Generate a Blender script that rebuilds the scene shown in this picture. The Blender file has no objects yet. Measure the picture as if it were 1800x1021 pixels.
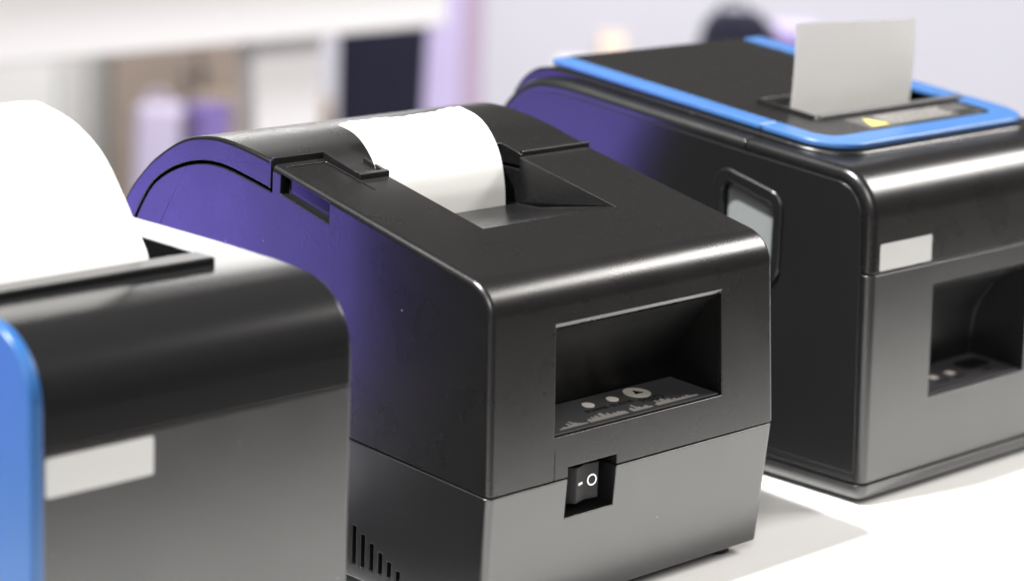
import bpy, bmesh, math, random
from mathutils import Vector, Matrix
random.seed(7)
S = bpy.context.scene
COL = S.collection
R = math.radians

# ------------------------------------------------------------------ camera
cd = bpy.data.cameras.new('camera'); cam = bpy.data.objects.new('camera', cd); COL.objects.link(cam)
cd.sensor_width = 36; cd.lens = 88; cd.clip_start = 0.02; cd.clip_end = 100
CP = Vector((-0.4957, -0.4975, 0.2777))
RR = Vector((0.7094, -0.7039, 0.0365)); UU = Vector((0.1392, 0.1907, 0.9717)); FF = Vector((0.6909, 0.6843, -0.2333))
M = Matrix((RR, UU, -FF)).transposed().to_4x4(); M.translation = CP
cam.matrix_world = M
cd.dof.use_dof = True; cd.dof.focus_distance = 0.79; cd.dof.aperture_fstop = 9.0; cd.dof.aperture_blades = 0
S.camera = cam

# ------------------------------------------------------------------ world and lamps (indoor hall)
W = bpy.data.worlds.new('World'); S.world = W; W.use_nodes = True
bg = W.node_tree.nodes['Background']; bg.inputs[0].default_value = (1.0, 0.93, 0.84, 1); bg.inputs[1].default_value = 0.15
S.view_settings.view_transform = 'Standard'; S.view_settings.look = 'None'; S.view_settings.exposure = 0; S.view_settings.gamma = 1

def aim(o, target):
    o.rotation_euler = (Vector(target) - o.location).to_track_quat('-Z', 'Y').to_euler()
def area_lamp(name, loc, target, sx, sy, radiance, color=(1, 1, 1)):
    l = bpy.data.lights.new(name, 'AREA'); l.shape = 'RECTANGLE'; l.size = sx; l.size_y = sy
    l.energy = radiance * math.pi * sx * sy; l.color = color
    o = bpy.data.objects.new(name, l); COL.objects.link(o); o.location = loc; aim(o, target); return o
def spot_lamp(name, loc, target, energy, angle, radius, color, blend=0.4):
    l = bpy.data.lights.new(name, 'SPOT'); l.energy = energy; l.spot_size = R(angle); l.spot_blend = blend
    l.shadow_soft_size = radius; l.color = color
    o = bpy.data.objects.new(name, l); COL.objects.link(o); o.location = loc; aim(o, target); return o
# ceiling spot over the stand, the strip light to the right, an added fill lamp aimed at the far hall, the lit far signage, the violet stand light
spot_lamp('spot_light', (-1.00, 0.38, 2.45), (0.20, -0.07, 0.0), 1280, 22, 0.085, (1.0, 0.995, 0.98), 0.6)
area_lamp('strip_light', (1.75, -0.50, 1.25), (0.15, 0.02, 0.10), 0.70, 0.46, 42, (1.0, 0.965, 0.93))
area_lamp('front_fill', (-1.7, -2.0, 2.0), (0.1, 0.0, 0.1), 1.5, 1.2, 14.0, (1.0, 0.98, 0.955))  # added lamp behind the camera, brightens the papers and fills shadows
area_lamp('far_fill', (1.5, 0.75, 2.5), (3.36, 2.79, 1.24), 1.8, 1.3, 40, (0.99, 0.985, 1.0))
area_lamp('sign_light', (2.55, 3.60, 1.13), (0.0, 0.1, 0.12), 1.0, 0.42, 8.0, (1.0, 0.98, 0.96))
area_lamp('violet_light', (-0.42, 0.745, -0.07), (0.05, 0.18, 0.10), 0.20, 0.24, 11.5, (0.27, 0.20, 1.0))

# ------------------------------------------------------------------ materials
def mat(name, color, rough=0.5, spec=0.5, metal=0.0, coat=0.0, grain=0.0, gscale=2000, gdist=0.0001, dust=0.0, var=0.0, vscale=30, trans=0.0, rvar=0.0, glint=None, tl=0.0):
    m = bpy.data.materials.new(name); m.use_nodes = True
    nt = m.node_tree; N = nt.nodes; L = nt.links; b = N['Principled BSDF']
    b.inputs['Base Color'].default_value = (*color, 1); b.inputs['Roughness'].default_value = rough
    b.inputs['Specular IOR Level'].default_value = spec; b.inputs['Metallic'].default_value = metal
    b.inputs['Coat Weight'].default_value = coat; b.inputs['Coat Roughness'].default_value = 0.1
    b.inputs['Transmission Weight'].default_value = trans
    tc = N.new('ShaderNodeTexCoord')
    csock = None
    if var:
        n = N.new('ShaderNodeTexNoise'); n.inputs['Scale'].default_value = vscale; n.inputs['Detail'].default_value = 5
        L.new(tc.outputs['Object'], n.inputs['Vector'])
        mr = N.new('ShaderNodeMapRange'); mr.inputs['From Min'].default_value = 0.3; mr.inputs['From Max'].default_value = 0.7
        mr.inputs['To Min'].default_value = 1 - var; mr.inputs['To Max'].default_value = 1 + var
        L.new(n.outputs['Fac'], mr.inputs['Value'])
        mx = N.new('ShaderNodeVectorMath'); mx.operation = 'SCALE'; mx.inputs[0].default_value = color
        L.new(mr.outputs[0], mx.inputs['Scale']); csock = mx.outputs[0]
    if rvar:
        n = N.new('ShaderNodeTexNoise'); n.inputs['Scale'].default_value = 45; n.inputs['Detail'].default_value = 8
        L.new(tc.outputs['Object'], n.inputs['Vector'])
        mr = N.new('ShaderNodeMapRange'); mr.inputs['From Min'].default_value = 0.3; mr.inputs['From Max'].default_value = 0.7
        mr.inputs['To Min'].default_value = rough - rvar; mr.inputs['To Max'].default_value = rough + rvar
        L.new(n.outputs['Fac'], mr.inputs['Value']); L.new(mr.outputs[0], b.inputs['Roughness'])
    if glint:  # sparkle of the grain painted into the base colour
        n = N.new('ShaderNodeTexNoise'); n.inputs['Scale'].default_value = 2300; n.inputs['Detail'].default_value = 1.5; n.inputs['Roughness'].default_value = 0.6
        L.new(tc.outputs['Object'], n.inputs['Vector'])
        mr = N.new('ShaderNodeMapRange'); mr.inputs['From Min'].default_value = 0.50; mr.inputs['From Max'].default_value = 0.72
        L.new(n.outputs['Fac'], mr.inputs['Value'])
        fm = N.new('ShaderNodeMix'); fm.data_type = 'RGBA'; L.new(mr.outputs[0], fm.inputs['Factor'])
        fm.inputs['A'].default_value = (*color, 1); fm.inputs['B'].default_value = (*glint, 1); csock = fm.outputs['Result']
    if dust:
        v = N.new('ShaderNodeTexVoronoi'); v.inputs['Scale'].default_value = 170; v.inputs['Randomness'].default_value = 1
        L.new(tc.outputs['Object'], v.inputs['Vector'])
        lt = N.new('ShaderNodeMath'); lt.operation = 'LESS_THAN'; lt.inputs[1].default_value = 0.045
        L.new(v.outputs['Distance'], lt.inputs[0])
        sep = N.new('ShaderNodeSeparateColor'); L.new(v.outputs['Color'], sep.inputs[0])
        gt = N.new('ShaderNodeMath'); gt.operation = 'GREATER_THAN'; gt.inputs[1].default_value = 1 - dust
        L.new(sep.outputs[0], gt.inputs[0])
        mu = N.new('ShaderNodeMath'); mu.operation = 'MULTIPLY'; L.new(lt.outputs[0], mu.inputs[0]); L.new(gt.outputs[0], mu.inputs[1])
        mix = N.new('ShaderNodeMix'); mix.data_type = 'RGBA'
        L.new(mu.outputs[0], mix.inputs['Factor'])
        if csock: L.new(csock, mix.inputs['A'])
        else: mix.inputs['A'].default_value = (*color, 1)
        mix.inputs['B'].default_value = (0.13, 0.12, 0.11, 1); csock = mix.outputs['Result']
    if csock: L.new(csock, b.inputs['Base Color'])
    if grain:
        n = N.new('ShaderNodeTexNoise'); n.inputs['Scale'].default_value = gscale; n.inputs['Detail'].default_value = 2.5
        L.new(tc.outputs['Object'], n.inputs['Vector'])
        bp = N.new('ShaderNodeBump'); bp.inputs['Strength'].default_value = grain; bp.inputs['Distance'].default_value = gdist
        L.new(n.outputs['Fac'], bp.inputs['Height']); L.new(bp.outputs[0], b.inputs['Normal'])
    if tl:
        t = N.new('ShaderNodeBsdfTranslucent'); t.inputs[0].default_value = (*color, 1)
        mx = N.new('ShaderNodeMixShader'); mx.inputs[0].default_value = tl
        L.new(b.outputs[0], mx.inputs[1]); L.new(t.outputs[0], mx.inputs[2]); L.new(mx.outputs[0], N['Material Output'].inputs[0])
    return m

MT = dict(
    shell=mat('black_textured_plastic', (0.0034, 0.0034, 0.0042), 0.28, 0.5, grain=0.55, gscale=1900, gdist=0.00006, dust=0.08, rvar=0.02, glint=(0.0125, 0.0112, 0.0088)),
    base=mat('black_satin_plastic', (0.0043, 0.0045, 0.0048), 0.32, 0.80, grain=0.22, gscale=1300, gdist=0.00008, dust=0.08, rvar=0.025),
    smooth=mat('black_smooth_plastic', (0.006, 0.006, 0.0065), 0.30, 0.5, grain=0.12, gscale=1800, gdist=0.00006, dust=0.05),
    gloss=mat('black_gloss_plastic', (0.006, 0.006, 0.0065), 0.20, 0.5, grain=0.05, gscale=900),
    dark=mat('dark_cavity_plastic', (0.004, 0.004, 0.0045), 0.5, 0.3),
    panel=mat('grey_control_film', (0.042, 0.041, 0.044), 0.42, 0.4),
    led=mat('unlit_led_lens', (0.55, 0.50, 0.47), 0.35, 0.4),
    button=mat('pale_button_film', (0.42, 0.40, 0.36), 0.45, 0.4),
    rocker=mat('matt_rocker_plastic', (0.010, 0.010, 0.0105), 0.45, 0.18),
    dark_sheet=mat('recess_dark_sheet', (0.003, 0.003, 0.003), 0.40, 0.25),
    ink=mat('black_print', (0.006, 0.006, 0.006), 0.5, 0.3),
    greyink=mat('grey_print', (0.22, 0.21, 0.20), 0.5, 0.3),
    white=mat('white_print', (0.72, 0.75, 0.78), 0.5, 0.4),
    paper=mat('thermal_paper', (0.81, 0.80, 0.78), 0.55, 0.3, var=0.02, vscale=40, tl=0.3),
    blue=mat('blue_plastic', (0.016, 0.072, 0.205), 0.30, 0.5, coat=0.0),
    bluelit=mat('lit_blue_plastic', (0.036, 0.100, 0.25), 0.32, 0.5, rvar=0.05),  # blue plastic lightened to carry the reflections on the top trim
    sticker=mat('blank_silver_sticker', (0.37, 0.369, 0.365), 0.42, 0.5),
    pane=mat('smoked_window', (0.012, 0.012, 0.018), 0.14, 0.22),
    gpane=mat('grey_window', (0.15, 0.16, 0.16), 0.15, 0.5),
    steel=mat('dark_tear_bar', (0.05, 0.05, 0.05), 0.28, 0.6, grain=0.4, gscale=900),
    yellow=mat('yellow_print', (0.50, 0.43, 0.10), 0.5, 0.4),
    film=mat('dark_label_film', (0.06, 0.058, 0.055), 0.35, 0.4),
    table=mat('white_laminate', (0.80, 0.79, 0.775), 0.32, 0.45, var=0.01, vscale=8),
    floor=mat('beige_hall_floor', (0.31, 0.295, 0.29), 0.55, 0.3, var=0.08, vscale=2),
    wall=mat('pale_hall_wall', (0.50, 0.495, 0.545), 0.7, 0.2, var=0.03, vscale=1.5),
    legmetal=mat('grey_leg_metal', (0.5, 0.5, 0.5), 0.35, 0.5, metal=1.0),
    fwhite=mat('white_counter_paint', (0.82, 0.81, 0.82), 0.45, 0.4),
    navy=mat('navy_cloth', (0.011, 0.011, 0.024), 0.7, 0.2, var=0.1, vscale=8),
    lilac=mat('lilac_cloth', (0.46, 0.40, 0.60), 0.7, 0.2, var=0.08, vscale=3),
    mauve=mat('mauve_board', (0.36, 0.28, 0.37), 0.7, 0.2, var=0.05, vscale=3),
    palelilac=mat('pale_lilac_paper', (0.52, 0.47, 0.61), 0.7, 0.2),
    purple=mat('purple_cloth', (0.22, 0.165, 0.42), 0.7, 0.2, var=0.1, vscale=5),
    tan=mat('tan_carton', (0.36, 0.29, 0.22), 0.7, 0.2, var=0.06, vscale=6),
    wood=mat('pale_wood', (0.27, 0.22, 0.185), 0.5, 0.3, var=0.12, vscale=4),
    peach=mat('peach_paper', (0.62, 0.50, 0.42), 0.6, 0.2),
    grey=mat('pale_grey_curtain', (0.62, 0.617, 0.60), 0.7, 0.2, var=0.05, vscale=2),
)

# ------------------------------------------------------------------ mesh helpers
def link(o): COL.objects.link(o); return o
def fillet(pts):
    """pts: (a, b[, radius[, segs]]) closed polygon -> list of 2D points with rounded corners"""
    out = []; n = len(pts)
    for i, p in enumerate(pts):
        if len(p) < 3 or p[2] <= 0: out.append((p[0], p[1])); continue
        r = p[2]; sg = p[3] if len(p) > 3 else 8
        P = Vector(p[:2]); A = (Vector(pts[i-1][:2]) - P).normalized(); B = (Vector(pts[(i+1) % n][:2]) - P).normalized()
        ang = math.acos(max(-1, min(1, A.dot(B)))); t = r / math.tan(ang/2); bis = (A+B).normalized(); c = P + bis * (r / math.sin(ang/2))
        s, e = P + A*t - c, P + B*t - c
        a0 = math.atan2(s.y, s.x); a1 = math.atan2(e.y, e.x); d = (a1-a0+math.pi) % (2*math.pi) - math.pi
        for k in range(sg+1):
            a = a0 + d*k/sg; out.append((c.x + r*math.cos(a), c.y + r*math.sin(a)))
    return out
def smooth_curve(pts, n=6):
    """Catmull-Rom through an open list of 2D points"""
    P = [Vector(p) for p in pts]; P = [2*P[0]-P[1]] + P + [2*P[-1]-P[-2]]; out = []
    for i in range(1, len(P)-2):
        for k in range(n):
            t = k/n; a, b, c, d = P[i-1:i+3]
            v = 0.5*((2*b)+(c-a)*t+(2*a-5*b+4*c-d)*t*t+(-a+3*b-3*c+d)*t**3); out.append((v.x, v.y))
    out.append(tuple(P[-2])); return out
def place3(axis, u, v, w):
    return {'x': (w, u, v), 'y': (u, w, v), 'z': (u, v, w)}[axis]
def prism(poly, axis, a, b):
    bm = bmesh.new()
    A = [bm.verts.new(place3(axis, u, v, a)) for u, v in poly]; B = [bm.verts.new(place3(axis, u, v, b)) for u, v in poly]
    bm.faces.new(A); bm.faces.new(B[::-1]); n = len(poly)
    for i in range(n): bm.faces.new((A[i], B[i], B[(i+1) % n], A[(i+1) % n]))
    bmesh.ops.recalc_face_normals(bm, faces=bm.faces); return bm
def box(x0, x1, y0, y1, z0, z1):
    return prism([(x0, y0), (x1, y0), (x1, y1), (x0, y1)], 'z', z0, z1)
def join(bms):
    r = bmesh.new(); me = bpy.data.meshes.new('tmp')
    for b in bms:
        b.to_mesh(me); r.from_mesh(me); b.free()
    bpy.data.meshes.remove(me); return r
def cap_bevel(bm, axis, val, off, segs, keep=lambda a, b: True):
    i = 'xyz'.index(axis)
    es = [e for e in bm.edges if all(abs(v.co[i]-val) < 1e-6 for v in e.verts) and keep(e.verts[0].co, e.verts[1].co)]
    bmesh.ops.bevel(bm, geom=es, offset=off, segments=segs, profile=0.5, affect='EDGES', clamp_overlap=True)
def to_mesh(bm, name='tmp'):
    me = bpy.data.meshes.new(name); bm.to_mesh(me); bm.free(); return me
def boolean(bm, ops):
    """ops: list of (operation, bmesh); returns a bmesh"""
    base = link(bpy.data.objects.new('tmp', to_mesh(bm))); tmp = []
    for op, c in ops:
        co = link(bpy.data.objects.new('tmp', to_mesh(c))); tmp.append(co)
        md = base.modifiers.new('b', 'BOOLEAN'); md.operation = op; md.object = co; md.solver = 'EXACT'
    dg = bpy.context.evaluated_depsgraph_get(); dg.update()
    me = bpy.data.meshes.new_from_object(base.evaluated_get(dg))
    r = bmesh.new(); r.from_mesh(me); bpy.data.meshes.remove(me)
    for o in tmp + [base]:
        m = o.data; bpy.data.objects.remove(o); bpy.data.meshes.remove(m)
    bmesh.ops.remove_doubles(r, verts=r.verts, dist=1e-6)
    return r
def obj(name, bm, material, parent=None, bevel=0.0, segs=2, warp=None, smooth=True, ang=28):
    if warp:
        for v in bm.verts: v.co = Vector(warp(v.co))
    if parent is not None:
        off = root_loc(parent)
        for v in bm.verts: v.co -= off
    me = to_mesh(bm, name); me.materials.append(MT[material])
    o = link(bpy.data.objects.new(name, me)); o.parent = parent
    if smooth:
        for p in me.polygons: p.use_smooth = True
        if bevel:
            b = o.modifiers.new('bevel', 'BEVEL'); b.width = bevel; b.segments = segs; b.limit_method = 'ANGLE'; b.angle_limit = R(ang)
            b.use_clamp_overlap = False; b.harden_normals = False; b.miter_outer = 'MITER_SHARP'; b.face_strength_mode = 'FSTR_ALL'
        else: me.set_sharp_from_angle(angle=R(ang))
        w = o.modifiers.new('normals', 'WEIGHTED_NORMAL'); w.weight = 90; w.keep_sharp = True; w.use_face_influence = bool(bevel)
    return o
def root_loc(p):
    v = Vector((0, 0, 0))
    while p is not None: v += p.location; p = p.parent
    return v
def thing(name, label, cat, loc=(0, 0, 0), group=None, rotz=0):
    o = link(bpy.data.objects.new(name, None)); o.location = loc; o.rotation_euler.z = rotz; o.empty_display_size = 0.02
    tag(o, label, cat, group); return o
def tag(o, label, cat, group=None):
    o['label'] = label; o['category'] = cat
    if group: o['group'] = group
    return o
def disc(cx, cy, r, z0, z1, n=28):
    return prism([(cx+r*math.cos(2*math.pi*k/n), cy+r*math.sin(2*math.pi*k/n)) for k in range(n)], 'z', z0, z1)
def ring(cx, cy, ro, ri, z0, z1, n=32, sy=1.0):
    bm = bmesh.new(); L = []
    for k in range(n):
        a = 2*math.pi*k/n; c, s = math.cos(a), math.sin(a)*sy
        L.append([bm.verts.new((cx+r*c, cy+r*s, z)) for r, z in ((ro, z0), (ro, z1), (ri, z1), (ri, z0))])
    for k in range(n):
        A, B = L[k], L[(k+1) % n]
        for j in range(4): bm.faces.new((A[j], B[j], B[(j+1) % 4], A[(j+1) % 4]))
    bmesh.ops.recalc_face_normals(bm, faces=bm.faces); return bm
def text_bm(s, size, depth):
    c = bpy.data.curves.new('t', 'FONT'); c.body = s; c.size = size; c.extrude = depth; c.align_x = 'CENTER'; c.align_y = 'CENTER'
    o = link(bpy.data.objects.new('t', c)); dg = bpy.context.evaluated_depsgraph_get(); dg.update()
    me = bpy.data.meshes.new_from_object(o.evaluated_get(dg)); bm = bmesh.new(); bm.from_mesh(me)
    bpy.data.meshes.remove(me); bpy.data.objects.remove(o); bpy.data.curves.remove(c); return bm
def onto(bm, f):
    for v in bm.verts: v.co = Vector(f(v.co))
    return bm

# ------------------------------------------------------------------ setting: floor, far wall, table
FZ = -0.75
fl = obj('floor', box(-4, 9, -4, 9, FZ-0.05, FZ), 'floor', smooth=False); fl['kind'] = 'structure'
ER = Vector((0.7037, -0.7105, 0)); EF = Vector((0.7105, 0.7037, 0)); AZ = math.atan2(-0.7105, 0.7037)
def far(s, d): return CP.xy.to_3d() + ER*s + EF*d      # a spot on the hall floor: s metres to the side, d metres away
wl = obj('wall', box(-6, 6, 0, 0.1, 0, 1.15), 'wall', smooth=False); wl.location = far(0, 5.2) + Vector((0, 0, FZ)); wl.rotation_euler.z = AZ
wl['kind'] = 'structure'

t = thing('display_table', 'white laminate display table under the three black printers', 'table', (0.2, 0.02, FZ))
tp = fillet([(-1.3, -0.16, 0.03, 6), (1.7, -0.16, 0.03, 6), (1.7, 0.27, 0.03, 6), (-1.3, 0.27, 0.03, 6)])
obj('table_top', prism(tp, 'z', -0.035, 0.0), 'table', t, bevel=0.002)
for x in (-1.22, 1.62):
    for y in (-0.11, 0.21): obj('leg', box(x-0.02, x+0.02, y-0.02, y+0.02, FZ, -0.035), 'legmetal', t, bevel=0.002)

# ================================================================== MIDDLE PRINTER
WM = 0.132
def warpM(c):
    x, y, z = c; t = z - 0.0455
    if t > 0: return (x + t*(0.022*(1-x/WM) - 0.045*x/WM), y, z)
    u = -t/0.0415
    return (x + u*(0.0012*(1-x/WM) - 0.0012*x/WM), y + 0.003*u*max(0, 1-y/0.1), z)
def topz(y): return 0.1073 + 0.212*y
mp = thing('receipt_printer', 'middle black receipt printer with a torn white receipt curling over its lid', 'printer', (0.066, 0.09, 0), group='receipt printers in a row')
# --- base
prof = [(0.0, 0.0042), (0.188, 0.0042), (0.190, 0.0571), (0.0, 0.0453)]
bm = prism([(0.0, 0.0042), (0.188, 0.0042), (0.190, 0.0571), (0.06, 0.0490), (0.0, 0.0453)], 'x', 0, WM)
ver = [e for e in bm.edges if all(abs(v.co.y) < 1e-6 and v.co.x in (0,) or abs(v.co.y) < 1e-6 and abs(v.co.x-WM) < 1e-6 for v in e.verts) and abs(e.verts[0].co.x-e.verts[1].co.x) < 1e-6]
bmesh.ops.bevel(bm, geom=ver, offset=0.0026, segments=5, profile=0.5, affect='EDGES')
cuts = [box(0.0338, 0.0556, -0.01, 0.016, 0.0325, 0.06)]
for i in range(-2, 8):
    y = 0.0591 - 0.0042*i; zt = 0.0215 - 0.0019*i
    if zt > 0.0105: cuts.append(box(-0.004, 0.003, y-0.001, y+0.001, 0.0085, zt))
bm = boolean(bm, [('DIFFERENCE', c) for c in cuts])
obj('base', bm, 'base', mp, bevel=0.00035, warp=warpM)
ins = obj('vent_lining', box(0.0032, 0.004, 0.02, 0.08, 0.006, 0.028), 'dark', mp, warp=warpM, smooth=False)
for x in (0.012, 0.12):
    for y in (0.014, 0.176): obj('foot', disc(x, y, 0.006, 0.0, 0.0042, 20), 'dark', mp)
# --- upper shell
groove = smooth_curve([(0.1035, 0.1203), (0.1151, 0.1224), (0.1267, 0.1242), (0.1345, 0.1244), (0.1401, 0.1238), (0.1470, 0.1222), (0.1537, 0.1197), (0.1600, 0.1164), (0.1654, 0.1124), (0.1700, 0.1067), (0.1742, 0.0998), (0.1794, 0.0880), (0.1850, 0.0720), (0.1888, 0.0572)], 5)
front = fillet([(0.0, 0.0459), (0.0030, topz(0.003), 0.0118, 10), (0.1035, topz(0.1035))])
front = [(0.0, 0.0459)] + front[1:-1] + [(0.1035, topz(0.1035))]
body = front + groove + [(0.1900, 0.0577), (0.06, 0.0496)]
bm = prism(body, 'x', 0, WM)
def outer_edge(a, b):
    m = (a+b)/2; return m.y < 0.1 and m.z > 0.047 and (m.z > 0.1 or m.y < 0.02)
def corner(bm, off):
    for xv in (0, WM):
        es = [e for e in bm.edges if all(abs(v.co.x-xv) < 1e-6 for v in e.verts) and outer_edge(e.verts[0].co, e.verts[1].co)]
        es = [e for e in es if (e.verts[0].co.y + e.verts[1].co.y)/2 < 0.09 and not (abs(e.verts[0].co.z-0.0459) < 1e-6 and abs(e.verts[1].co.z-0.0459) < 1e-6)]
        bmesh.ops.bevel(bm, geom=es, offset=off, segments=4, profile=0.5, affect='EDGES')
corner(bm, 0.0021)
arc = smooth_curve([(0.0032, 0.0925), (0.0049, 0.0915), (0.0105, 0.0866), (0.0172, 0.0776), (0.0216, 0.069), (0.023, 0.0602)], 4)
rec = [(-0.01, 0.0592), (-0.01, 0.0965), (0.0012, 0.0962)] + arc + [(0.023, 0.0598), (0.002, 0.0592)]
c_rec = prism(rec, 'x', 0.0279, 0.1056)
tray = [(0.0402, 0.150), (0.0402, topz(0.0402)-0.0003), (0.0745, 0.1093), (0.0868, 0.1090), (0.0868, 0.080), (0.0955, 0.080), (0.0955, 0.150)]
c_tray = prism(tray, 'x', 0.0336, 0.0954)
c_slot = box(0.0336, 0.0975, 0.0869, 0.0955, 0.080, 0.150)
c_lid = prism([(0.0846, 0.1205), (0.1037, 0.1205), (0.1037, 0.150), (0.0846, 0.150)], 'x', 0.0215, WM+0.01)
c_side = prism([(0.0757, 0.1150), (0.0993, 0.1206), (0.0993, 0.1268), (0.0757, 0.1216)], 'x', -0.01, 0.010)
c_sw = box(0.0338, 0.0556, -0.01, 0.016, 0.040, 0.0490)
def groove_on_top(x0, x1, y0, y1, d=0.0007):
    return prism([(y0, topz(y0)-d), (y1, topz(y1)-d), (y1, topz(y1)+0.01), (y0, topz(y0)+0.01)], 'x', x0, x1)
c_g1 = groove_on_top(0.004, 0.0205, 0.1001, 0.1008); c_g2 = groove_on_top(0.0198, 0.0206, 0.0765, 0.1008)
c_p1 = box(0.0276, 0.0279, -0.01, 0.0005, 0.044, 0.0595)
bm = boolean(bm, [('DIFFERENCE', c) for c in (c_rec, c_tray, c_slot, c_lid, c_side, c_sw, c_g1, c_g2, c_p1)])
obj('upper_shell', bm, 'shell', mp, bevel=0.0003, warp=warpM)
# thin dark sheet added to deepen the shade inside the front recess
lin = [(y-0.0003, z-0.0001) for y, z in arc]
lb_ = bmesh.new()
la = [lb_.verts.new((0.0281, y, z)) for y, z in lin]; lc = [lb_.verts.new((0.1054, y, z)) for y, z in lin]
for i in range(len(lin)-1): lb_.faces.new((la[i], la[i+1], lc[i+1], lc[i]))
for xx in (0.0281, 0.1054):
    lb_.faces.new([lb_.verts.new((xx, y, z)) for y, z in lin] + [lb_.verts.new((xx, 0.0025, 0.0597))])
obj('recess_dark_sheet', lb_, 'dark_sheet', mp, warp=warpM)
# side slot pane
obj('slot_pane', prism([(0.0750, 0.1148), (0.0978, 0.1203), (0.0978, 0.1268), (0.0750, 0.1216)], 'x', 0.0024, 0.0034), 'pane', mp, warp=warpM, smooth=False)
# --- rear lid
lidtop = [(0.0856, 0.1257), (0.0950, 0.1280), (0.1039, 0.1302), (0.1124, 0.1318), (0.124, 0.1333), (0.1320, 0.13365), (0.1387, 0.1331), (0.1465, 0.1315), (0.1537, 0.1287), (0.1620, 0.1239), (0.1692, 0.1186), (0.1794, 0.1079), (0.1870, 0.0930), (0.1915, 0.0760), (0.1930, 0.0600)]
lt = smooth_curve(lidtop, 5)
def lidz(y):
    for (a, b), (c, d) in zip(lt, lt[1:]):
        if a <= y <= c: return b + (d-b)*(y-a)/(c-a)
    return lt[0][1]
gap = []
for i in range(1, len(groove)):
    (ya, za), (yb_, zb_) = groove[i-1], groove[min(i+1, len(groove)-1)]
    l = math.hypot(yb_-ya, zb_-za); gap.append((groove[i][0]-(zb_-za)/l*0.0011, groove[i][1]+(yb_-ya)/l*0.0011))
lidp = lt + [(0.1912, 0.0600)] + gap[::-1] + [(0.1041, 0.1215), (0.0856, 0.1215)]
bm = prism(lidp, 'x', 0, WM)
for xv in (0, WM):
    es = [e for e in bm.edges if all(abs(v.co.x-xv) < 1e-6 for v in e.verts) and all(abs(v.co.z-lidz(v.co.y)) < 1e-5 for v in e.verts)]
    bmesh.ops.bevel(bm, geom=es, offset=0.0013, segments=3, profile=0.5, affect='EDGES')
bm = boolean(bm, [('DIFFERENCE', box(-0.01, 0.0222, 0.07, 0.1041, 0.10, 0.16)), ('DIFFERENCE', box(0.0345, 0.0975, 0.07, 0.0957, 0.10, 0.16))])
lid = obj('rear_lid', bm, 'shell', mp, bevel=0.0003, warp=warpM)
# raised rib along the parting edge of the lid
def rib_bar(x0, x1, y0, y1, h=0.0011, sink=0.003):
    n = max(2, int(abs(y1-y0)/0.002)+1); ys = [y0+(y1-y0)*k/(n-1) for k in range(n)]
    return prism([(y, lidz(y)+h) for y in ys] + [(y, lidz(y)-sink) for y in ys[::-1]], 'x', x0, x1)
ribs = [rib_bar(0.0004, 0.0236, 0.1037, 0.1052), rib_bar(0.0219, 0.0235, 0.0870, 0.1038), rib_bar(0.0219, 0.0347, 0.0852, 0.0869),
        rib_bar(0.0329, 0.0343, 0.0868, 0.0962), rib_bar(0.0976, 0.1315, 0.0852, 0.0868), box(-0.0004, 0.0015, 0.1038, 0.1049, 0.1216, 0.1306)]
for rb in ribs: obj('rib', rb, 'smooth', lid, bevel=0.0002, warp=warpM)
# cutter strip at the bottom of the paper exit
cb = [box(0.034, 0.095, 0.0862, 0.0868, 0.1075, 0.1091)]
k = 0.0345
while k < 0.0945:
    cb.append(prism([(k, 0.1091), (k+0.0009, 0.1091), (k+0.00045, 0.1098)], 'y', 0.0863, 0.0867)); k += 0.0011
obj('tear_bar', join(cb), 'smooth', mp, warp=warpM, smooth=False)
# --- control panel on the sill of the recess
sl = (0.0602-0.0592)/0.0225
def sill(c, h=0.0): return (c[0], c[1], 0.0593 + sl*c[1] + 0.0005 + h + c[2])
def warp_sill(h): return lambda c: warpM(sill(c, h))
pn = obj('control_panel', box(0.0288, 0.1046, 0.0016, 0.0222, -0.0004, 0.0), 'panel', mp, warp=warp_sill(0), smooth=False)
for x in (0.0586, 0.0698): obj('indicator_light', disc(x, 0.0159, 0.0021, 0, 0.0003), 'led', pn, warp=warp_sill(0))
fb = obj('feed_button', disc(0.0816, 0.0161, 0.0046, 0, 0.0003, 36), 'button', pn, warp=warp_sill(0))
obj('arrow_print', prism([(0.0797, 0.0148), (0.0835, 0.0148), (0.0816, 0.0181)], 'z', 0.0003, 0.0004), 'ink', pn, warp=warp_sill(0), smooth=False)
for s, x, y, sz in (('POWER', 0.0580, 0.0113, 0.0029), ('STATUS', 0.0695, 0.0113, 0.0029), ('FEED', 0.0815, 0.0093, 0.0048)):
    b = onto(text_bm(s, sz, 0.00004), lambda c: (c[0]+x, c[1]+y, c[2]+0.00008))
    obj('lettering', b, 'ink', pn, warp=warp_sill(0), smooth=False)
sk = []; x = 0.0335; random.seed(11)
H = [.2, .2, .5, .3, .4, 1.2, .6, 1.6, .9, .5, .3, .2, 0, .6, 1.0, .7, 1.3, 1.0, 1.5, .8, 1.7, 1.9, .9, 1.4, .7, 1.0, .8, 1.1, .9, .8, 0, 0, .8, 1.2, .6, 1.9, .9, .5, .6, .9, .3, 0, 0, .5, .7, 1.5, .8, 1.4, 1.6, .9, 1.2, .5, .8, .4, .5, .4, .7, .5, .9, .4, .3, .3]
dx = (0.0975-0.0335)/len(H)
for h in H:
    if h: sk.append(box(x, x+dx*0.96, 0.0036, 0.0036+0.0027*h*0.9+0.0003, 0.00002, 0.00012))
    x += dx
obj('skyline_print', join(sk), 'greyink', pn, warp=warp_sill(0), smooth=False)
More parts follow.
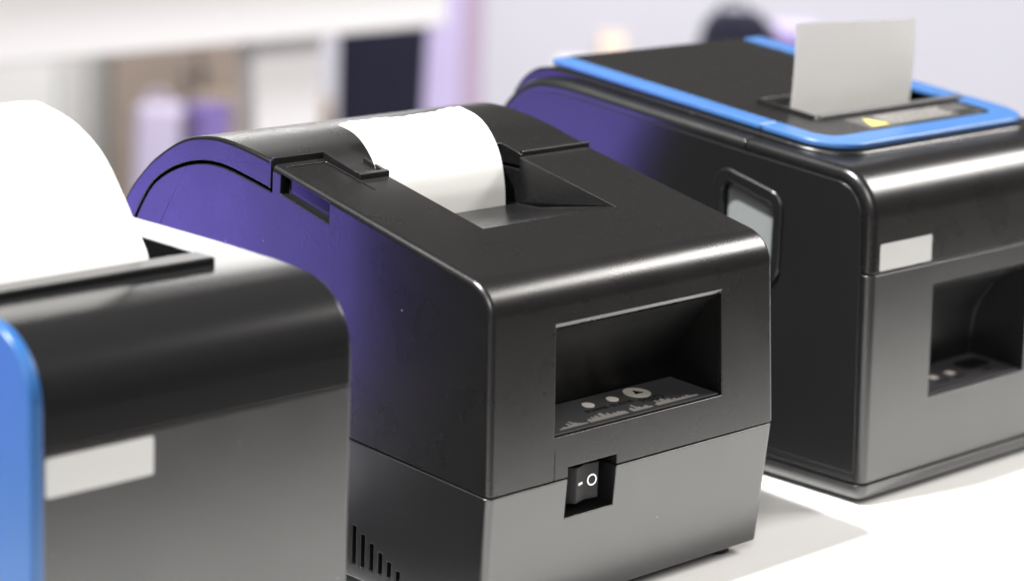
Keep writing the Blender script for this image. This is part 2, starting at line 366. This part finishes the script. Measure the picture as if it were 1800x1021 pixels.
# --- power switch
sw = obj('power_switch', boolean(box(0.0350, 0.0550, 0.0085, 0.0150, 0.0322, 0.0486), [('DIFFERENCE', box(0.0372, 0.0532, 0.002, 0.013, 0.0343, 0.0468))]), 'smooth', mp, bevel=0.0003)
plan = [(0.0378, 0.0125), (0.0382, 0.0085), (0.0416, 0.0036), (0.0470, 0.0052), (0.0524, 0.0044), (0.0528, 0.0125)]
rk = obj('rocker', prism(plan, 'z', 0.0346, 0.0465), 'rocker', sw, bevel=0.0004)
def facey(x):
    return 0.0036 + (x-0.0416)*(0.0016/0.0054) if x < 0.0470 else 0.0052 - (x-0.0470)*(0.0008/0.0054)
def on_rock(c): return (c[0], facey(c[0]) - 0.00005 - c[2], c[1])
obj('off_mark', onto(ring(0.0497, 0.0408, 0.0019, 0.0014, 0, 0.00004), on_rock), 'white', sw, smooth=False)
obj('on_mark', onto(box(0.0428, 0.0453, 0.0403, 0.0411, 0, 0.00004), on_rock), 'white', sw, smooth=False)

# --- receipt paper curling out of the middle printer
def sheet(prof, x0, x1, nx, tear, tilt=0.0):
    """prof: (y, z) centre line; tear(u) trims the end; returns bmesh"""
    P = smooth_curve(prof, 6); bm = bmesh.new(); rows = []
    n = len(P)
    for i, (y, z) in enumerate(P):
        row = []
        for k in range(nx+1):
            u = k/nx; yy, zz = y, z
            if i >= n-3:
                d = tear(u)*(i-(n-4))/3.0; tx = P[-1][0]-P[-2][0]; tz = P[-1][1]-P[-2][1]; l = math.hypot(tx, tz); yy += tx/l*d; zz += tz/l*d
            row.append(bm.verts.new((x0+(x1-x0)*u, yy, zz + tilt*(u-0.5)*i/n)))
        rows.append(row)
    for i in range(n-1):
        for k in range(nx): bm.faces.new((rows[i][k], rows[i][k+1], rows[i+1][k+1], rows[i+1][k]))
    return bm
def paper(name, bm, label):
    o = obj(name, bm, 'paper', None)
    o.modifiers.clear()
    md = o.modifiers.new('thickness', 'SOLIDIFY'); md.thickness = 0.00009; md.offset = 0
    es = o.modifiers.new('edges', 'EDGE_SPLIT'); es.split_angle = R(40)
    tag(o, label, 'receipt paper', 'receipt papers'); return o
def tearM(u): return 0.0009*math.sin(u*7.0+0.6) + 0.0003*math.sin(u*23) + 0.0003*math.sin(u*71) - 0.0012*max(0, 0.12-u)/0.12 + 0.0004
paper('receipt_paper', sheet([(0.0861, 0.0900), (0.0859, 0.1040), (0.0860, 0.1110), (0.0868, 0.1172), (0.0887, 0.1243), (0.0924, 0.1305), (0.0970, 0.1348), (0.1020, 0.1373), (0.1085, 0.1386)], 0.0333, 0.0886, 60, tearM, 0.0006),
      'short curled white receipt hanging from the middle printer over its lid')

# ================================================================== RIGHT PRINTER (blue trim)
X0, X1, YF = 0.1945, 0.3375, 0.0085
XR = (X0+X1)/2
rp = thing('receipt_printer', 'right black receipt printer with bright blue trim around its top', 'printer', (XR, 0.1, 0), group='receipt printers in a row')
def dropR(c): return (c[0], c[1], c[2] - 0.0024*max(0, min(1, (0.122-c[2])/0.03)))
fr = fillet([(YF, 0.0112), (YF+0.0038, 0.1192, 0.0165, 12), (0.0686, 0.1236)])
ftop = fr[1:-1]
rear = smooth_curve([(0.0686, 0.1236), (0.0987, 0.1262), (0.1272, 0.1287), (0.1540, 0.1312), (0.1680, 0.1318), (0.1800, 0.1302), (0.1900, 0.1245), (0.1985, 0.1150), (0.2040, 0.1000), (0.2055, 0.0700), (0.2058, 0.0112)], 5)
rprof = [(YF, 0.0112)] + ftop + rear
bm = prism(rprof, 'x', X0, X1)
for xv in (X0, X1):
    es = [e for e in bm.edges if all(abs(v.co.x-xv) < 1e-6 for v in e.verts) and not all(abs(v.co.z-0.0112) < 1e-6 for v in e.verts)]
    bmesh.ops.bevel(bm, geom=es, offset=0.0034, segments=5, profile=0.5, affect='EDGES')
zb0, zbs = 0.1189, 0.0967
def rz(y): return zb0 + zbs*y
# recess in the front
rr = [(-0.01, 0.0364), (-0.01, 0.0790), (YF+0.0026, 0.0784)] + smooth_curve([(YF+0.006, 0.0755), (YF+0.016, 0.0690), (YF+0.024, 0.0560), (YF+0.026, 0.0376)], 4) + [(YF+0.002, 0.0365)]
slotx0, slotx1, sloty0, sloty1 = 0.2325, 0.3225, 0.0690, 0.0950
full = boolean(bm, [('DIFFERENCE', prism(rr, 'x', 0.2322, 0.2925)), ('DIFFERENCE', box(slotx0, slotx1, sloty0, sloty1, 0.095, 0.16)),
                    ('DIFFERENCE', prism(fillet([(0.0545, 0.0780, 0.004, 5), (0.0800, 0.0780, 0.004, 5), (0.0800, 0.1085, 0.004, 5), (0.0545, 0.1025, 0.004, 5)]), 'x', X0-0.01, X0+0.012))])
tmpm = to_mesh(full)
def copy_bm():
    b = bmesh.new(); b.from_mesh(tmpm); return b
seam = 0.0868
coverbox = lambda: prism([(-0.02, seam), (0.0706, seam), (0.0706, 0.2), (-0.02, 0.2)], 'x', X0-0.02, X1+0.02)
gapbox = lambda: join([box(X0-0.02, X1+0.02, -0.02, 0.0712, seam-0.0007, seam), box(X0-0.02, X1+0.02, 0.0706, 0.0712, seam-0.0003, 0.2)])
cov = obj('front_cover', boolean(copy_bm(), [('INTERSECT', coverbox())]), 'shell', rp, bevel=0.0003, warp=dropR)
bod = obj('body', boolean(copy_bm(), [('DIFFERENCE', prism([(-0.02, seam-0.0007), (0.0712, seam-0.0007), (0.0712, 0.2), (-0.02, 0.2)], 'x', X0-0.02, X1+0.02))]), 'base', rp, bevel=0.0003, warp=dropR)
# base tray below the body
def plan_round(x0, x1, y0, y1, r, n=6): return fillet([(x0, y0, r, n), (x1, y0, r, n), (x1, y1, r, n), (x0, y1, r, n)])
pl = plan_round(X0, X1, YF, 0.2054, 0.004)
bm = prism(pl, 'z', 0.0040, 0.0101)
bmesh.ops.bevel(bm, geom=[e for e in bm.edges if all(abs(v.co.z-0.0040) < 1e-6 for v in e.verts)], offset=0.0042, segments=6, profile=0.5, affect='EDGES')
obj('base', bm, 'base', rp, bevel=0.0002, warp=dropR)
obj('seam_filler', prism(plan_round(X0+0.002, X1-0.002, YF+0.002, 0.204, 0.006), 'z', 0.0100, 0.0118), 'dark', rp, smooth=False, warp=dropR)
for x in (X0+0.014, X1-0.014):
    for y in (0.028, 0.19): obj('foot', disc(x, y, 0.006, 0.0, 0.0018, 20), 'dark', rp)
# inset side panel
def inset(poly, d):
    out = []; n = len(poly)
    for i in range(n):
        p, a, b = Vector(poly[i]), Vector(poly[i-1]), Vector(poly[(i+1) % n])
        e1 = (p-a).normalized(); e2 = (b-p).normalized(); nrm = Vector((e1.y+e2.y, -e1.x-e2.x))
        nrm = nrm.normalized() if nrm.length > 1e-9 else Vector((0, 0)); out.append((p.x+nrm.x*d, p.y+nrm.y*d))
    return out
sp = inset(rprof, 0.0046)
sp = [(y, max(z, 0.0118)) for y, z in sp]
wc = fillet([(0.0508, 0.0725, 0.007, 7), (0.0840, 0.0725, 0.007, 7), (0.0840, 0.1140, 0.007, 7), (0.0508, 0.1062, 0.007, 7)])
wi = fillet([(0.0550, 0.0785, 0.004, 6), (0.0795, 0.0785, 0.004, 6), (0.0795, 0.1080, 0.004, 6), (0.0550, 0.1022, 0.004, 6)])
side = obj('side_panel', boolean(prism(sp, 'x', X0-0.0007, X0+0.0015), [('DIFFERENCE', prism(wc, 'x', X0-0.01, X0+0.01))]), 'smooth', rp, bevel=0.0003, warp=dropR)
bm = boolean(prism(wc, 'x', X0-0.0016, X0+0.0016), [('DIFFERENCE', prism(wi, 'x', X0-0.01, X0+0.01))])
bmesh.ops.scale(bm, vec=(1, 0.985, 0.985), space=Matrix.Translation((0, -0.0674, -0.0932)), verts=bm.verts)
wf = obj('window_frame', bm, 'smooth', rp, bevel=0.0009, segs=3)
obj('window_pane', prism(inset(wi, -0.0006), 'x', X0+0.0022, X0+0.0030), 'gpane', wf, smooth=False)
# crown, blue trim, top plate
YB = 0.1770
def trim_plan(x0, x1, y0, y1, r): return fillet([(x1, y1), (x0, y1), (x0, y0, r, 8), (x1, y0, r, 8)])
bx0, bx1, by0 = 0.2030, 0.3290, 0.0362
slope = lambda c: (c[0], c[1], rz(c[1]) + c[2])
slotbox = lambda: box(slotx0, slotx1, sloty0, sloty1, -0.05, 0.05)
cprof = [(0.0, rz(0.0)-0.0003), (0.165, rz(0.165)-0.0003)] + smooth_curve([(0.176, rz(0.176)-0.0007), (0.184, 0.1338), (0.191, 0.1292), (0.1965, 0.1225)], 5) + [(0.1900, 0.1190), (0.165, 0.1230), (0.0, rz(0.0)-0.0078)]
bm = boolean(prism(trim_plan(bx0-0.0022, bx1+0.0022, by0-0.0020, 0.21, 0.019), 'z', 0.09, 0.16), [('INTERSECT', prism(cprof, 'x', 0.1, 0.5)), ('DIFFERENCE', box(slotx0, slotx1, sloty0, sloty1, 0.05, 0.2))])
obj('crown', bm, 'shell', rp, bevel=0.0012, segs=3, ang=35)
outer = lambda: prism(trim_plan(bx0, bx1, by0, YB, 0.017), 'z', 0.0, 0.0023)
inner = lambda: prism(trim_plan(bx0+0.0100, bx1-0.0100, by0+0.0115, YB+0.03, 0.008), 'z', -0.01, 0.02)
trim = boolean(outer(), [('DIFFERENCE', inner())]); tm = to_mesh(trim)
def tcopy(): b = bmesh.new(); b.from_mesh(tm); return b
obj('blue_trim', boolean(tcopy(), [('INTERSECT', box(0.1, 0.5, -0.1, 0.0706, -0.1, 0.1))]), 'bluelit', rp, bevel=0.0007, segs=3, warp=slope)
obj('blue_trim', boolean(tcopy(), [('INTERSECT', box(0.1, 0.266, 0.0712, 0.5, -0.1, 0.1))]), 'bluelit', rp, bevel=0.0007, segs=3, warp=slope)
obj('blue_trim', boolean(tcopy(), [('INTERSECT', box(0.266, 0.5, 0.0712, 0.5, -0.1, 0.1))]), 'bluelit', rp, bevel=0.0007, segs=3, warp=slope)
bm = boolean(prism(trim_plan(bx0+0.0103, bx1-0.0103, by0+0.0118, YB+0.002, 0.008), 'z', -0.0002, 0.0018), [('DIFFERENCE', slotbox())])
obj('top_plate', bm, 'shell', rp, bevel=0.0004, warp=slope)
# slot rim and tear bar
obj('tear_bar', onto(box(slotx0+0.001, slotx1+0.0005, sloty0-0.0022, sloty0+0.0004, 0.0010, 0.0034), slope), 'steel', rp, bevel=0.0003)
obj('slot_rim', onto(box(slotx0-0.0016, slotx0, sloty0, sloty1+0.0016, 0.0010, 0.0032), slope), 'smooth', rp, bevel=0.0004)
obj('slot_rim', onto(box(slotx0, slotx1, sloty1, sloty1+0.0016, 0.0010, 0.0032), slope), 'smooth', rp, bevel=0.0004)
obj('slot_floor', box(slotx0-0.001, slotx1+0.001, sloty0-0.001, sloty1+0.001, 0.098, 0.0985), 'dark', rp, smooth=False)
# warning label on the top plate
lb = obj('warning_label', onto(box(0.2420, 0.3130, 0.0500, 0.0635, 0.0018, 0.00195), slope), 'film', rp, smooth=False)
obj('warning_triangle', onto(prism([(0.2450, 0.0522), (0.2560, 0.0522), (0.2505, 0.0615)], 'z', 0.002, 0.0021), slope), 'yellow', lb, smooth=False)
lines = []
for r_ in range(4):
    x = 0.2580
    while x < 0.2960:
        w = random.uniform(0.0015, 0.005); lines.append(box(x, min(x+w, 0.298), 0.0526+0.0027*r_, 0.0539+0.0027*r_, 0.002, 0.0021)); x += w+0.0009
obj('label_print', onto(join(lines), slope), 'greyink', lb, smooth=False)
obj('label_block', onto(box(0.2995, 0.3110, 0.0515, 0.0550, 0.002, 0.0021), slope), 'ink', lb, smooth=False)
# blank sticker on the front cover, control panel in the recess
lean = lambda z: YF + 0.0038*(z-0.0112)/0.108
st = prism(fillet([(0.1995, 0.0874, 0.0006, 3), (0.2298, 0.0874, 0.0006, 3), (0.2298, 0.0966, 0.0006, 3), (0.1995, 0.0966, 0.0006, 3)]), 'y', -0.0002, 0.0003)
obj('sticker', onto(st, lambda c: dropR((c[0], lean(c[2]) + c[1], c[2]))), 'sticker', cov, smooth=False)
pz = lambda c: (c[0], c[1], 0.0345 + 0.04*(c[1]-YF) + c[2])
pn = obj('control_panel', onto(box(0.2326, 0.2921, YF+0.0020, YF+0.0250, 0.0, 0.0004), pz), 'panel', rp, smooth=False)
for x in (0.2520, 0.2625): obj('indicator_light', onto(box(x-0.0018, x+0.0018, YF+0.0118, YF+0.0148, 0.0004, 0.0007), pz), 'led', pn, smooth=False)
obj('feed_button', onto(prism(fillet([(0.273, YF+0.012, 0.002, 4), (0.288, YF+0.012, 0.002, 4), (0.288, YF+0.020, 0.002, 4), (0.273, YF+0.020, 0.002, 4)]), 'z', 0.0004, 0.0009), pz), 'dark', pn)
for x, s in ((0.2520, 'POWER'), (0.2625, 'ERROR'), (0.280, 'FEED')):
    obj('lettering', onto(text_bm(s, 0.0022, 0.00004), lambda c: pz((c[0]+x, c[1]+YF+0.0085, c[2]+0.00048))), 'ink', pn, smooth=False)
# receipt standing in the slot
def tearR(u): return -0.0008*u + 0.00012*math.sin(u*9)
paper('receipt_paper', sheet([(0.0815, 0.1000), (0.0812, 0.1150), (0.0808, 0.1260), (0.0802, 0.1360), (0.0800, 0.1480), (0.0806, 0.1604)], 0.2318, 0.3062, 30, tearR, -0.002),
      'upright cream receipt standing in the slot of the blue-trimmed printer')

# ================================================================== LEFT PRINTER (blue side)
LX0, LX1, LD, LT = -0.1562, -0.0545, 0.136, 0.1200
lp = thing('receipt_printer', 'left black receipt printer with a bright blue side and large curled paper', 'printer', ((LX0+LX1)/2, 0.06, 0), group='receipt printers in a row')
ltop = smooth_curve([(0.0, 0.0985), (0.0006, 0.1035), (0.0026, 0.1085), (0.0058, 0.1127), (0.0102, 0.1160), (0.0155, 0.1182), (0.0220, 0.1191), (0.0300, 0.1196), (0.0420, 0.1199), (0.0608, 0.1202)], 5)
lprof = [(0.0, 0.004)] + ltop + fillet([(0.0, 0.1202), (LD, 0.1204, 0.012, 8), (LD, 0.004)])[1:]
bm = prism(lprof, 'x', LX0, LX1)
es = [e for e in bm.edges if all(abs(v.co.x-LX1) < 1e-6 for v in e.verts) and not all(abs(v.co.z-0.004) < 1e-6 for v in e.verts)]
bmesh.ops.bevel(bm, geom=es, offset=0.0012, segments=3, profile=0.5, affect='EDGES')
lslot = lambda: box(-0.1490, -0.0705, 0.0440, 0.0745, 0.085, 0.16)
fullL = boolean(bm, [('DIFFERENCE', lslot())]); lm = to_mesh(fullL)
def lcopy(): b = bmesh.new(); b.from_mesh(lm); return b
SE = 0.0903
obj('lower_body', boolean(lcopy(), [('INTERSECT', box(-1, 1, -1, 1, -1, SE-0.0006))]), 'base', lp, bevel=0.0003)
tc_ = obj('top_cover', boolean(lcopy(), [('INTERSECT', box(-1, 1, -1, 1, SE, 1))]), 'gloss', lp, bevel=0.0003)
obj('seam_filler', box(LX0+0.001, LX1-0.001, 0.001, 0.135, SE-0.003, SE+0.002), 'dark', lp, smooth=False)
bp = fillet([(-0.0010, 0.003), (-0.0010, LT+0.001, 0.0195, 14), (LD+0.001, LT+0.001, 0.012, 8), (LD+0.001, 0.003)])
obj('blue_side_panel', prism(bp, 'x', LX0-0.004, LX0-0.0001), 'blue', lp, bevel=0.0008, segs=3)
obj('slot_bar', box(-0.1480, -0.0735, 0.0366, 0.0452, LT-0.001, LT+0.0020), 'smooth', tc_, bevel=0.0006)
obj('slot_floor', box(-0.150, -0.070, 0.043, 0.076, 0.088, 0.0885), 'dark', lp, smooth=False)
st = prism(fillet([(LX0+0.0008, 0.0780, 0.0008, 3), (-0.1222, 0.0780, 0.0008, 3), (-0.1222, 0.0884, 0.0008, 3), (LX0+0.0008, 0.0884, 0.0008, 3)]), 'y', -0.0003, 0.0003)
obj('sticker', st, 'sticker', lp, smooth=False)
for x in (LX0+0.012, LX1-0.012):
    for y in (0.014, 0.116): obj('foot', disc(x, y, 0.006, 0.0, 0.0042, 20), 'dark', lp)
def tearL(u): return 0.0012*math.sin(u*7) - 0.002*max(0, u-0.93)/0.07
paper('receipt_paper', sheet([(0.0500, 0.0900), (0.0497, 0.1080), (0.0502, 0.1200), (0.0560, 0.1284), (0.0626, 0.1369), (0.0720, 0.1468), (0.0856, 0.1537), (0.1010, 0.1568), (0.1068, 0.1569)], -0.1435, -0.0862, 30, tearL, 0.0),
      'large overexposed white paper arching out of the left printer')

# ================================================================== FAR HALL (all out of focus)
def stand(name, label, cat, s, d, rot=0):
    p = far(s, d); return thing(name, label, cat, (p.x, p.y, FZ), rotz=AZ+rot)
def lob(name, bm, material, parent, bevel=0.004):
    me = to_mesh(bm, name); me.materials.append(MT[material]); o = link(bpy.data.objects.new(name, me)); o.parent = parent
    for p in me.polygons: p.use_smooth = True
    if bevel:
        b = o.modifiers.new('bevel', 'BEVEL'); b.width = bevel; b.segments = 2; b.limit_method = 'ANGLE'
    o.modifiers.new('normals', 'WEIGHTED_NORMAL'); return o
# white display counter parallel to the table
c = thing('display_counter', 'blurred white display counter with a deep apron in the far hall', 'counter', (1.25, 1.9, FZ))
lob('counter_top', box(-0.62, 0.26, -0.34, 0.30, 0.745, 0.775), 'fwhite', c)
lob('apron', box(-0.60, 0.24, -0.31, -0.22, 0.648, 0.745), 'fwhite', c)
lob('pedestal', prism([(0.02, 0.0), (0.085, 0.0), (0.085, 0.648), (-0.015, 0.648)], 'y', -0.27, -0.24), 'fwhite', c)
lob('pedestal', box(-0.58, -0.54, -0.27, -0.24, 0.0, 0.648), 'fwhite', c)
# tall grey curtain board at the far left
c = stand('folding_screen', 'tall blurred pale grey screen at the far left of the hall', 'screen', -1.02, 4.55)
for k in range(4):
    xa = -0.34 + 0.17*k
    lob('panel', prism([(xa+0.002, 0.008*(k % 2)), (xa+0.168, 0.008*((k+1) % 2)), (xa+0.168, 0.02+0.008*((k+1) % 2)), (xa+0.002, 0.02+0.008*(k % 2))], 'z', 0.0, 1.75), 'grey', c, 0.002)
# pale wood cabinet seen under the counter
c = stand('wooden_cabinet', 'pale brown wooden cabinet seen low behind the white counter', 'cabinet', -0.575, 4.45)
lob('carcass', box(-0.16, 0.16, 0.0, 0.35, 0.0, 0.62), 'wood', c)
for x in (-0.155, 0.003): lob('door', box(x, x+0.152, -0.018, -0.001, 0.05, 0.60), 'wood', c)
for x in (-0.02, 0.012): lob('handle', box(x, x+0.008, -0.03, -0.018, 0.28, 0.36), 'legmetal', c, 0.001)
# tan carton low beside it
c = stand('carton', 'tan cardboard carton low in front of the pale wooden cabinet', 'box', -0.44, 4.2)
lob('carton_body', box(-0.11, 0.11, 0.0, 0.2, 0.0, 0.31), 'tan', c)
lob('flap', box(-0.11, 0.11, -0.004, 0.004, 0.31, 0.345), 'tan', c, 0.001)
# navy cabinet, lilac and mauve display boards
c = stand('dark_cabinet', 'dark navy cabinet standing behind the white counter', 'cabinet', -0.195, 3.48)
lob('carcass', prism([(-0.060, 0.0), (0.044, 0.0), (0.062, 0.62), (-0.060, 0.62)], 'y', 0.0, 0.12), 'navy', c)
lob('cabinet_top', box(-0.064, 0.066, -0.004, 0.124, 0.62, 0.635), 'navy', c)
c = stand('display_board', 'upright lilac display board right of the navy cabinet', 'board', -0.138, 3.88)
lob('board', box(-0.045, 0.045, 0.0, 0.02, 0.03, 0.66), 'lilac', c)
lob('board_foot', box(-0.045, 0.045, -0.06, 0.08, 0.0, 0.03), 'fwhite', c)
c = stand('display_board', 'tall mauve display board right of the lilac one', 'board', -0.092, 4.2)
lob('board', box(-0.028, 0.028, 0.0, 0.02, 0.03, 0.95), 'mauve', c)
lob('board_foot', box(-0.04, 0.04, -0.08, 0.10, 0.0, 0.03), 'fwhite', c)
# white tapered stool and purple bin low at the left
c = stand('carrier_bag', 'tall lilac white carrier bag in front of the pale wooden cabinet', 'bag', -0.605, 4.15)
lob('bag_body', prism([(-0.052, 0.0), (0.052, 0.0), (0.044, 0.332), (-0.034, 0.332)], 'y', -0.03, 0.03), 'palelilac', c, 0.012)
lob('bag_handle', onto(ring(0, 0, 0.022, 0.017, -0.003, 0.003), lambda v: (v[0], v[2], v[1]+0.332)), 'palelilac', c, 0.001)
c = stand('bin', 'round purple bin beside the lilac white carrier bag', 'bin', -0.515, 4.12)
lob('bin_body', disc(0, 0, 0.036, 0.0, 0.32), 'purple', c)
lob('bin_rim', ring(0, 0, 0.039, 0.033, 0.32, 0.335), 'purple', c, 0.001)
# white plinth at the right with things on it
PT = 0.535
c = stand('plinth', 'low white plinth carrying a black bag and purple box', 'plinth', 0.27, 3.2)
lob('plinth_body', box(-0.21, 0.22, -0.08, 0.22, 0.0, PT-0.02), 'fwhite', c)
lob('plinth_top', box(-0.22, 0.23, -0.09, 0.23, PT-0.02, PT), 'fwhite', c)
def on_plinth(name, label, cat, s, d):
    p = far(s, d); return thing(name, label, cat, (p.x, p.y, FZ+PT), rotz=AZ)
c = on_plinth('bag', 'black bag lying on the white plinth', 'bag', 0.272, 3.22)
lob('bag_body', prism(fillet([(-0.055, 0.0), (0.05, 0.0), (0.047, 0.096, 0.02, 6), (-0.030, 0.098, 0.03, 6)]), 'y', -0.03, 0.05), 'navy', c, 0.008)
lob('bag_handle', onto(ring(0, 0, 0.02, 0.016, -0.003, 0.003), lambda v: (v[0], v[2], v[1]+0.098)), 'navy', c, 0.001)
c = on_plinth('box', 'purple box standing right of the black bag', 'box', 0.352, 3.22)
lob('box_body', box(-0.026, 0.026, -0.02, 0.04, 0.0, 0.072), 'purple', c)
lob('box_lid', box(-0.028, 0.028, -0.022, 0.042, 0.072, 0.085), 'lilac', c)
c = on_plinth('paper_bag', 'small peach paper bag left of the black bag', 'bag', 0.115, 3.2)
lob('bag_body', prism([(-0.022, 0.0), (0.024, 0.0), (0.018, 0.062), (-0.016, 0.060)], 'y', -0.015, 0.02), 'peach', c)
lob('bag_fold', box(-0.017, 0.019, -0.002, 0.006, 0.060, 0.070), 'peach', c, 0.001)
